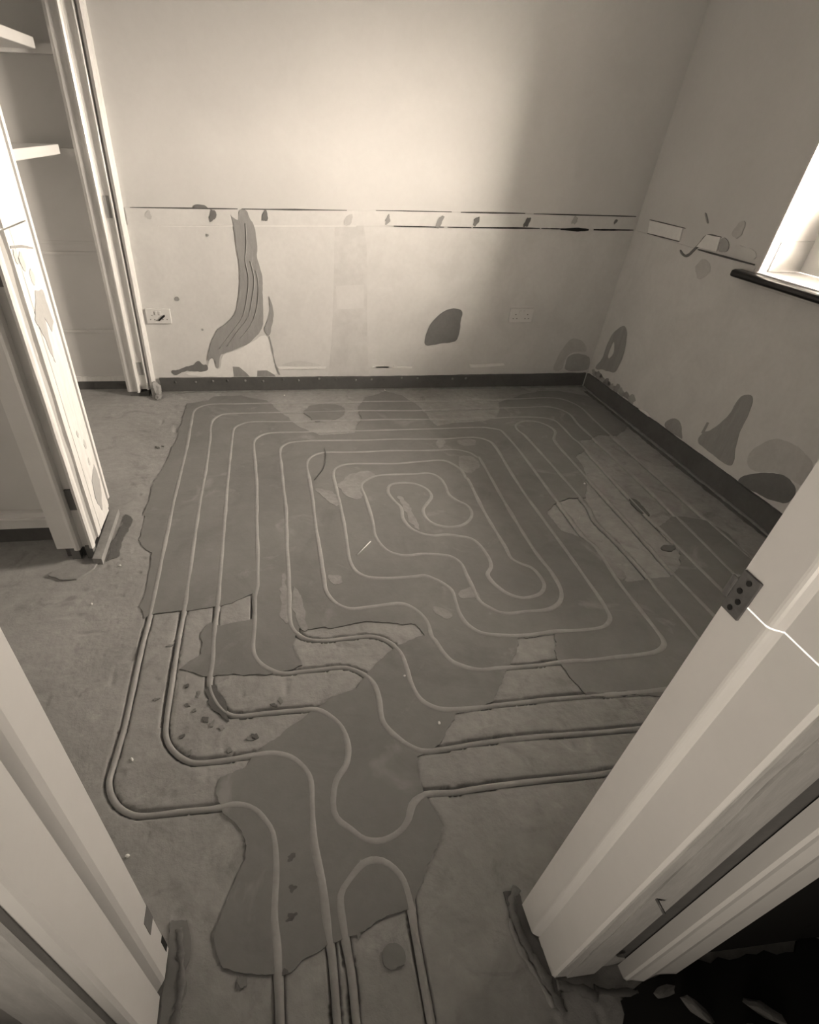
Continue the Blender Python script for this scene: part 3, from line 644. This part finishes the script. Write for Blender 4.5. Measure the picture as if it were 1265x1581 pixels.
# ------------------------------------------------------------------ window in the right wall
win = struct(empty('window_1'), 'deep-set window in the right wall')
FX = XR + 0.185
box('bright_reveal_skin', XR + 0.001, FX + 0.02, WY1 - 0.004, WY1 + 0.002, WZ0 - 0.003, WZ1, 'reveal_glare', win)  # added skin; brightness of the lit far reveal is put into its colour
box('reveal_tile', XR + 0.04, FX, WY1 - 0.008, WY1 + 0.002, WZ0, WZ0 + 0.11, 'plaster_low', win)
fr = boxes('window_frame', [(FX, FX + 0.06, WY1 - 0.06, WY1, WZ0, WZ1), (FX, FX + 0.06, WY0, WY0 + 0.06, WZ0, WZ1), (FX, FX + 0.06, WY0 + .06, WY1 - .06, WZ0, WZ0 + 0.06), (FX, FX + 0.06, WY0 + .06, WY1 - .06, WZ1 - 0.06, WZ1)], 'paint', win)
boxes('sash', [(FX - 0.012, FX + 0.04, WY1 - 0.105, WY1 - 0.06, WZ0 + .06, WZ1 - .06), (FX - 0.012, FX + 0.04, WY0 + .06, WY0 + 0.105, WZ0 + .06, WZ1 - .06), (FX - 0.012, FX + 0.04, WY0 + .105, WY1 - .105, WZ0 + .06, WZ0 + 0.105), (FX - 0.012, FX + 0.04, WY0 + .105, WY1 - .105, WZ1 - 0.105, WZ1 - .06)], 'paint', win)
box('pane', FX + 0.02, FX + 0.024, WY0 + 0.10, WY1 - 0.10, WZ0 + 0.10, WZ1 - 0.10, 'glass', win)
hd = box('handle', FX - 0.04, FX - 0.012, WY1 - 0.098, WY1 - 0.078, WZ0 + 0.11, WZ0 + 0.21, 'black', win, 0.004)
box('sill_board', XR - 0.012, FX + 0.01, WY0 - 0.02, WY1 - 0.001, WZ0 - 0.03, WZ0 - 0.002, 'paint', win)
bm = bmesh.new()
add_box(bm, XR - 0.055, XR + 0.0, WY0 - 0.10, WY1 + 0.085, WZ0 - 0.034, WZ0 - 0.006, 0.010)
from_bm('sill_nosing', bm, 'black_board', win)

# ------------------------------------------------------------------ left side: cupboards, pier and frames
wl = struct(boxes('wall_left', [(-0.79, XL - 0.02, 0.34, 0.62, -0.02, CEIL), (-1.6, XL - 0.06, 1.80, 1.86, -0.02, CEIL)], 'alcove'), 'partition between the two cupboards')
struct(box('wall_cupboard_back', -1.36, -1.30, 0.34, YB + 0.12, -0.02, CEIL, 'alcove'), 'back wall inside the left cupboards')
YE = YB + 0.07
pn = struct(box('wall_cupboard_end', -1.32, -0.79, YE, YE + 0.04, -0.01, CEIL, 'alcove'), 'painted end panel inside the shelved cupboard')
for z, d in ((0.748, .003), (0.701, .006), (0.320, .006)):
    box('batten_line', -1.30, -0.80, YE - d, YE + 0.001, z, z + 0.014, 'alcove', pn, 0.002)
box('skirting', -1.30, -0.80, YE - 0.012, YE + 0.001, 0.048, 0.074, 'paint_worn', pn)
box('dark_base', -1.30, -0.80, YE - 0.006, YE + 0.001, -0.01, 0.048, 'membrane', pn)
pn2 = struct(box('baseboard_cupboard', -1.30, -0.78, 1.775, 1.80, 0.062, 0.128, 'paint'), 'painted skirting with a dark base in the near cupboard')
box('bead', -1.30, -0.78, 1.768, 1.80, 0.098, 0.108, 'paint', pn2, 0.002)
box('dark_base', -1.30, -0.78, 1.785, 1.80, -0.01, 0.062, 'membrane', pn2)
struct(box('trim_5', -1.30, -0.80, 1.90, YB, CEIL - 0.45, CEIL - 0.40, 'alcove'), 'top board inside the shelved cupboard')

def shelf(z, lab):
    r = empty('shelf')
    box('board', -1.30, -0.885, 1.90, YB - 0.01, z, z + 0.036, 'paint', r, 0.003)
    box('batten', -1.30, -0.82, YE - 0.06, YE - 0.001, z - 0.012, z + 0.020, 'alcove', r)
    tag(r, lab, 'shelf', 'cupboard shelves')
shelf(1.462, 'upper white shelf inside the left cupboard')
shelf(1.116, 'lower white shelf inside the left cupboard')

# pier between the cupboards: boards and beads round a post
pier = struct(empty('trim_1'), 'brightly lit worn wooden post between the two cupboards')
box('post', -0.775, XL - 0.008, 1.668, 1.945, 0.045, CEIL, 'paint', pier)
box('post_gap_fill', -0.765, XL - 0.045, 1.675, 1.93, -0.01, 0.045, 'membrane', pier)  # dark block stands in for the shaded gap below the post
for (x0, x1, y0, y1, z0, z1) in ((-0.742, -0.712, 1.655, 1.69, -0.005, 0.047), (-0.690, -0.664, 1.658, 1.69, -0.005, 0.050)):
    box('timber_stub', x0, x1, y0, y1, z0, z1, 'filler_dark', pier)
extrude_profile('outer_board', [(-0.785, 1.668), (-0.785, 1.655), (-0.722, 1.655), (-0.722, 1.668)], 0.048, CEIL, 'paint', pier)
extrude_profile('stop_bead', [(-0.722, 1.668), (-0.722, 1.643), (-0.712, 1.640), (-0.703, 1.645), (-0.700, 1.668)], 0.046, CEIL, 'paint', pier)
rec = box('hinge_recess', -0.698, -0.672, 1.662, 1.668, 0.205, 0.285, 'filler_dark', pier)
box('hinge_recess', -0.698, -0.672, 1.662, 1.668, 0.90, 0.99, 'filler_dark', pier)
extrude_profile('corner_bead', [(XL - 0.014, 1.668), (XL - 0.014, 1.648), (XL - 0.004, 1.644), (XL + 0.001, 1.652), (XL + 0.001, 1.668)], 0.05, CEIL, 'paint_worn', pier, 0.0012, 0, 60)
extrude_profile('rough_strip', [(XL - 0.01, 1.668), (XL - 0.003, 1.668), (XL - 0.006, 1.712), (XL - 0.01, 1.712)], 0.05, CEIL, 'paint_grey', pier, 0.0035, 0, 90)
extrude_profile('face_board', [(XL - 0.01, 1.712), (XL + 0.004, 1.714), (XL + 0.005, 1.748), (XL - 0.001, 1.751), (XL + 0.005, 1.754), (XL + 0.006, 1.888), (XL - 0.003, 1.893), (XL - 0.01, 1.893)], 0.055, 1.02, 'paint_worn', pier, 0.0008, 0.01, 60)
extrude_profile('face_board', [(XL - 0.01, 1.712), (XL + 0.005, 1.714), (XL + 0.006, 1.888), (XL - 0.003, 1.893), (XL - 0.01, 1.893)], 1.024, CEIL, 'paint', pier)
extrude_profile('edge_bead', [(XL - 0.01, 1.896), (XL + 0.001, 1.898), (XL + 0.003, 1.908), (XL - 0.004, 1.912), (XL - 0.01, 1.912)], 0.06, CEIL, 'paint_worn', pier)
box('dark_groove', XL - 0.010, XL - 0.006, 1.912, 1.926, 0.06, CEIL, 'filler', pier)
extrude_profile('edge_bead', [(XL - 0.01, 1.926), (XL + 0.003, 1.928), (XL + 0.005, 1.942), (XL - 0.002, 1.95), (XL - 0.01, 1.95)], 0.085, CEIL, 'paint', pier)
slab('bare_patch', [(1.735, 0.80), (1.80, 0.86), (1.86, 0.85), (1.875, 0.76), (1.84, 0.74), (1.81, 0.79), (1.79, 0.66), (1.765, 0.74)], 'pier', -0.002, 0.0068, 'filler_mid', pier, 0.008, 0.008, 2.0)
slab('bare_patch', [(1.80, 0.24), (1.87, 0.27), (1.885, 0.20), (1.85, 0.14), (1.82, 0.10), (1.79, 0.15)], 'pier', -0.002, 0.0068, 'filler_mid', pier, 0.008, 0.008, 6.0)
for (u, v, r) in ((1.77, 0.94, .016), (1.81, 0.895, .014), (1.735, 0.955, .012), (1.80, 0.42, .008), (1.84, 0.36, .01), (1.83, .30, .009)):
    blob('knot_mark', 'pier', u, v, r, r * 1.5, -0.002, 0.0066, 'filler_soft', pier)
slab('plaster_crack', [(1.72, 0.985), (1.80, 0.975), (1.88, 0.958), (1.88, 0.953), (1.80, 0.969), (1.72, 0.979)], 'pier', -0.002, 0.0066, 'filler', pier, 0.01, 0.001)

# low concrete kerb at the pier's foot
kb = extrude_profile('kerb', [(XL - 0.005, 1.62), (XL + 0.028, 1.615), (XL + 0.026, 1.95), (XL - 0.005, 1.965)], -0.01, 0.024, 'screed_light', floor, 0.004, 0, 3)
slab('dark_patch', [(XL + 0.035, 1.63), (XL + 0.075, 1.66), (XL + 0.07, 1.76), (XL + 0.085, 1.90), (XL + 0.05, 1.94), (XL + 0.045, 1.82), (XL + 0.03, 1.72)], 'floor', -0.003, 0.0016, 'screed_dark', floor, 0.01, 0.008)
slab('pale_filler_patch', [(-0.80, 1.56), (-0.74, 1.63), (-0.64, 1.625), (-0.66, 1.58), (-0.70, 1.53), (-0.76, 1.53)], 'floor', -0.003, 0.006, 'screed_light', floor, 0.01, 0.008)

# frame of the shelved cupboard beside the back wall
ff = struct(empty('trim_2'), 'white moulded cupboard frame against the back wall')
box('lining', -0.80, XL - 0.004, YB - 0.030, YB, 0.03, CEIL, 'paint', ff)
extrude_profile('outer_board', [(-0.815, YB), (-0.815, YB - 0.035), (-0.800, YB - 0.045), (-0.756, YB - 0.045), (-0.756, YB - 0.03)], 0.02, CEIL, 'paint_worn', ff)
extrude_profile('stop_bead', [(-0.756, YB - 0.03), (-0.756, YB - 0.058), (-0.748, YB - 0.062), (-0.740, YB - 0.055), (-0.738, YB - 0.03)], 0.02, CEIL, 'paint', ff)
extrude_profile('inner_bead', [(-0.700, YB - 0.03), (-0.700, YB - 0.042), (-0.694, YB - 0.044), (-0.688, YB - 0.040), (-0.688, YB - 0.03)], 0.03, CEIL, 'paint', ff, 0.0008, 0, 40)
extrude_profile('ragged_edge', [(-0.688, YB - 0.03), (-0.688, YB - 0.034), (-0.676, YB - 0.036), (-0.676, YB - 0.03)], 0.05, CEIL, 'filler_mid', ff, 0.003, 0, 120)
extrude_profile('corner_bead', [(-0.678, YB), (-0.678, YB - 0.045), (XL - 0.010, YB - 0.052), (XL + 0.002, YB - 0.040), (XL + 0.004, YB)], 0.055, CEIL, 'paint_worn', ff, 0.001, 0, 60)
for z0, z1 in ((0.115, 0.185), (0.875, 0.965)):
    box('hinge_recess', -0.730, -0.706, YB - 0.034, YB - 0.029, z0, z1, 'filler', ff)
box('frame_base_fill', -0.80, -0.69, YB - 0.05, YB, -0.005, 0.022, 'membrane', ff)  # dark block painted in for the shaded recess under the frame
lump('frame_base_fill', (-0.645, YB - 0.05, 0.03), (0.028, 0.05, 0.055), 'filler', ff, 4.0)
lump('frame_base_fill', (-0.635, YB - 0.085, 0.008), (0.02, 0.05, 0.012), 'screed_light', ff, 6.0)

# ------------------------------------------------------------------ doorway frames in the foreground
dr = struct(empty('trim_3'), 'right side of the doorway frame with a steel hinge')
JR = 0.475
extrude_profile('hinge_lining', [(JR, 0.372), (JR, 0.322), (JR + 0.0006, 0.3195), (JR + 0.0022, 0.3172), (JR + 0.0045, 0.3152), (JR + 0.008, 0.3130), (JR + 0.012, 0.311), (JR + 0.05, 0.311), (JR + 0.05, 0.372)], 0.006, 2.05, 'paint', dr, 0, 0.008)
extrude_profile('jamb_board', [(JR + 0.012, 0.311), (JR + 0.012, 0.248), (JR + 0.016, 0.244), (JR + 0.05, 0.244), (JR + 0.05, 0.311)], 0.0, 2.05, 'paint', dr, 0, 0.01)
extrude_profile('rough_edge', [(JR + 0.016, 0.248), (JR + 0.018, 0.242), (JR + 0.034, 0.240), (JR + 0.034, 0.248)], 0.02, 2.05, 'paint_grey', dr, 0.002, 0, 80)
extrude_profile('plain_board', [(JR + 0.034, 0.25), (JR + 0.034, 0.238), (JR + 0.088, 0.238), (JR + 0.088, 0.25)], 0.015, 2.05, 'paint_grey', dr, 0, 0.01)
box('shadow_gap', JR + 0.088, JR + 0.155, 0.252, 0.258, 0.0, 2.05, 'membrane', dr)  # dark board stands in for the shade inside the gap
extrude_profile('architrave', [(JR + 0.150, 0.25), (JR + 0.150, 0.228), (JR + 0.154, 0.224), (JR + 0.165, 0.224), (JR + 0.185, 0.219), (JR + 0.215, 0.226), (JR + 0.255, 0.223), (JR + 0.262, 0.230), (JR + 0.262, 0.25)], -0.01, 2.05, 'paint', dr, 0, 0.02)
lump('broken_chip', (JR + 0.10, 0.244, 0.075), (0.03, 0.006, 0.03), 'filler', dr, 2.0)
hg = box('hinge_leaf', JR - 0.0025, JR + 0.001, 0.347, 0.371, 0.866, 0.916, 'hinge', dr, 0.0008)
box('hinge_knuckle', JR - 0.004, JR + 0.004, 0.371, 0.379, 0.878, 0.905, 'hinge', hg, 0.002)
for y, z in ((0.358, 0.908), (0.362, 0.895), (0.357, 0.884), (0.361, 0.873)):
    bm = bmesh.new()
    bmesh.ops.create_cone(bm, cap_ends=True, segments=12, radius1=0.0032, radius2=0.0032, depth=0.001, matrix=Matrix.Translation((JR - 0.0028, y, z)) @ Matrix.Rotation(math.pi / 2, 4, 'Y'))
    from_bm('screw_hole', bm, 'black', hg)
nl = tube('nail', [(JR + 0.044, 0.240, 0.408), (JR + 0.052, 0.222, 0.395)], 0.0022, 'hinge')
tag(nl, 'bent nail sticking out of the right doorway board', 'nail')

dl = struct(empty('trim_4'), 'left side of the doorway frame')
JL = -0.245
extrude_profile('lining', [(JL, 0.366), (JL, 0.316), (JL - 0.004, 0.308), (JL - 0.012, 0.298), (JL - 0.05, 0.298), (JL - 0.05, 0.366)], 0.03, 2.05, 'paint', dl, 0, 0.01)
extrude_profile('jamb_board', [(JL - 0.012, 0.298), (JL - 0.012, 0.232), (JL - 0.016, 0.226), (JL - 0.05, 0.226), (JL - 0.05, 0.298)], 0.0, 2.05, 'paint', dl)
box('shadow_gap', JL - 0.05, JL - 0.02, 0.234, 0.240, 0.0, 2.05, 'membrane', dl)  # gap shade put in as a dark board
extrude_profile('architrave', [(JL - 0.034, 0.25), (JL - 0.034, 0.216), (JL - 0.040, 0.212), (JL - 0.062, 0.214), (JL - 0.082, 0.224), (JL - 0.112, 0.216), (JL - 0.14, 0.222), (JL - 0.14, 0.25)], 0.0, 2.05, 'paint_grey', dl, 0, 0.01)  # darker colour stands in for shade on this architrave
kp = box('keep_recess', JL - 0.004, JL + 0.0008, 0.340, 0.367, 0.190, 0.245, 'filler_dark', dl)
box('keep_recess', JL - 0.004, JL + 0.0006, 0.355, 0.367, 0.045, 0.10, 'gap', dl)
struct(box('trim_6', -0.30, 0.53, 0.235, 0.37, 2.02, 2.06, 'paint'), 'head board over the doorway')

# mortar mess at the feet of the doorway
def ridge(pts, r, m, seed):
    P = smooth_path(pts, 0.006)
    def rad(i):
        x, y = P[i]
        return r * (0.75 + 0.55 * noise.noise(Vector((x * 60, y * 60, seed))) + 0.4 * noise.noise(Vector((x * 170, y * 170, seed))))
    tube('mortar_ridge', [(x + 0.003 * noise.noise(Vector((x * 50, y * 50, seed + 3))), y, 0.0) for x, y in P], rad, m, floor, 0.7, 7)
ridge([(0.478, 0.405), (0.455, 0.375), (0.452, 0.33), (0.462, 0.28), (0.474, 0.235), (0.487, 0.19)], 0.012, 'rubble', 1.0)
ridge([(0.440, 0.35), (0.442, 0.30), (0.458, 0.25), (0.470, 0.20)], 0.007, 'screed_light', 2.0)
ridge([(0.49, 0.232), (0.53, 0.222), (0.56, 0.205)], 0.012, 'rubble', 3.0)
ridge([(0.56, 0.218), (0.60, 0.208), (0.64, 0.205)], 0.009, 'screed_dark', 4.0)
ridge([(-0.232, 0.405), (-0.225, 0.36), (-0.220, 0.31), (-0.226, 0.25), (-0.23, 0.20)], 0.010, 'rubble', 5.0)
slab('dark_patch', [(0.446, 0.40), (0.474, 0.40), (0.482, 0.30), (0.495, 0.23), (0.478, 0.20), (0.462, 0.26), (0.450, 0.33)], 'floor', -0.003, 0.0016, 'screed_dark', floor, 0.006, 0.008, 3.0)  # dark strip painted for the shaded gap under the right jamb
slab('dark_patch', [(-0.25, 0.42), (-0.215, 0.42), (-0.21, 0.36), (-0.22, 0.26), (-0.215, 0.18), (-0.25, 0.17)], 'floor', -0.003, 0.0016, 'screed', floor, 0.006, 0.010, 8.0)  # matching painted gap shade at the left jamb
slab('dark_patch', [(0.60, 0.20), (0.75, 0.24), (1.4, 0.24), (1.4, -0.5), (0.62, -0.5), (0.52, 0.05)], 'floor', -0.003, 0.003, 'hall_dark', floor, 0.02, 0.02)  # black area laid over the hall floor

# ------------------------------------------------------------------ sockets
def socket(x0, x1, z0, z1, label, dark_mark):
    r = empty('double_socket')
    face = YB - 0.013
    box('faceplate', x0, x1, face, YB - 0.002, z0, z1, 'socket', r, 0.003)
    w = x1 - x0
    for cx in (x0 + w * 0.25, x0 + w * 0.75):
        for dx, dz in ((-.011, -.010), (.011, -.010), (0, .012)):
            boxes('pin_hole', [(cx + dx - .003, cx + dx + .003, face - 0.0006, face + .001, (z0 + z1) / 2 - .006 + dz - .0022, (z0 + z1) / 2 - .006 + dz + .0022)], 'filler_dark', r)
    for cx in (x0 + w * 0.42, x0 + w * 0.58):
        box('switch', cx - .006, cx + .006, face - 0.003, face + .001, z1 - .030, z1 - .012, 'socket', r, 0.001)
    if dark_mark:
        bm = bmesh.new()
        add_box(bm, -.022, .022, -.003, .003, -.0045, .0045, 0.001)
        bmesh.ops.rotate(bm, verts=bm.verts, cent=(0, 0, 0), matrix=Matrix.Rotation(-0.62, 3, 'Y'))
        bmesh.ops.translate(bm, verts=bm.verts, vec=(x0 + w * 0.62, face - 0.003, (z0 + z1) / 2 - 0.008))
        p = from_bm('black_marker_cap', bm, 'black', r)
    tag(r, label, 'socket', 'double wall sockets')
socket(-0.637, -0.505, 0.386, 0.462, 'white double socket with a black slanted mark, beside the cupboard frame', True)
socket(1.435, 1.580, 0.389, 0.467, 'plain double socket in the shade near the right corner', False)

# ------------------------------------------------------------------ loose bits on the floor
CRUMBS = ((-0.565, 1.60, 'white plaster crumb beside the kerb of the cupboard post'), (0.10, 3.18, 'white plaster crumb near the back wall below the tall smear'), (0.725, 3.235, 'white plaster crumb against the middle of the back skirting'),
    (0.42, 0.83, 'white plaster crumb between the straight pipes in the pale concrete'), (1.45, 2.05, 'white plaster crumb on the shaded floor toward the right wall'), (-0.39, 0.80, 'white plaster crumb inside the left corner bend of the outermost pipe'),
    (-0.36, 0.56, 'white plaster crumb in front of the outermost pipe by the left jamb'), (-0.62, 1.40, 'white plaster crumb on the bare floor left of the pipes'), (0.36, 1.00, 'white plaster crumb at the edge of the screed patch'))
for i, (x, y, lab) in enumerate(CRUMBS):
    o = lump('plaster_crumb', (x, y, 0.002), (random.uniform(.004, .008), random.uniform(.003, .005), .003), 'dust', None, i * 2.2, 1, random.uniform(0, 3))
    tag(o, lab, 'crumb', 'plaster crumbs on the floor')

def bit(name, pts, r, m, label, cat):
    tag(tube(name, pts, r, m, None, 1.0, 6), label, cat)
def shard(name, loc, size, rz, m, label, cat, seed, group=None):
    tag(lump(name, loc, size, m, None, seed, 2, rz), label, cat, group)
shard('rubble_piece', (0.735, 0.165, 0.008), (0.028, 0.011, 0.010), -0.9, 'rubble', 'long rubble piece beside the foot of the right architrave', 'rubble', 1.0, 'rubble in the dark hall')
shard('rubble_piece', (0.86, 0.150, 0.008), (0.035, 0.012, 0.010), -0.6, 'rubble', 'rubble piece furthest right in the dark corner of the hall', 'rubble', 2.0, 'rubble in the dark hall')
shard('rubble_piece', (0.83, 0.120, 0.008), (0.026, 0.010, 0.010), -0.7, 'rubble', 'thin rubble piece below the furthest right one in the dark hall', 'rubble', 3.0, 'rubble in the dark hall')
shard('rubble_piece', (0.69, 0.200, 0.008), (0.022, 0.010, 0.008), 0.2, 'rubble', 'flat chip lying against the foot of the right architrave', 'rubble', 4.0, 'rubble in the dark hall')
bit('straw', [(*STRAW[0], 0.004), (*STRAW[1], 0.005)], 0.0022, 'dust', 'short pale straw lying across the floor near the spiral centre', 'straw')
bit('crack_line', [(*p, 0.004) for p in smooth_path(CRACK_LINE, 0.02)], 0.0010, 'black', 'thin dark crack line by the sixth pipe', 'wire')  # dark tube drawn for a thin crack in the floor

for i, (x, y) in enumerate(SCUFFS):
    blob('scuff_mark', 'floor', x, y, random.uniform(.006, .013), random.uniform(.004, .008), -0.003, 0.0013, 'screed' if i % 3 else 'screed_dark', floor, random.uniform(0, 3), 0.9)
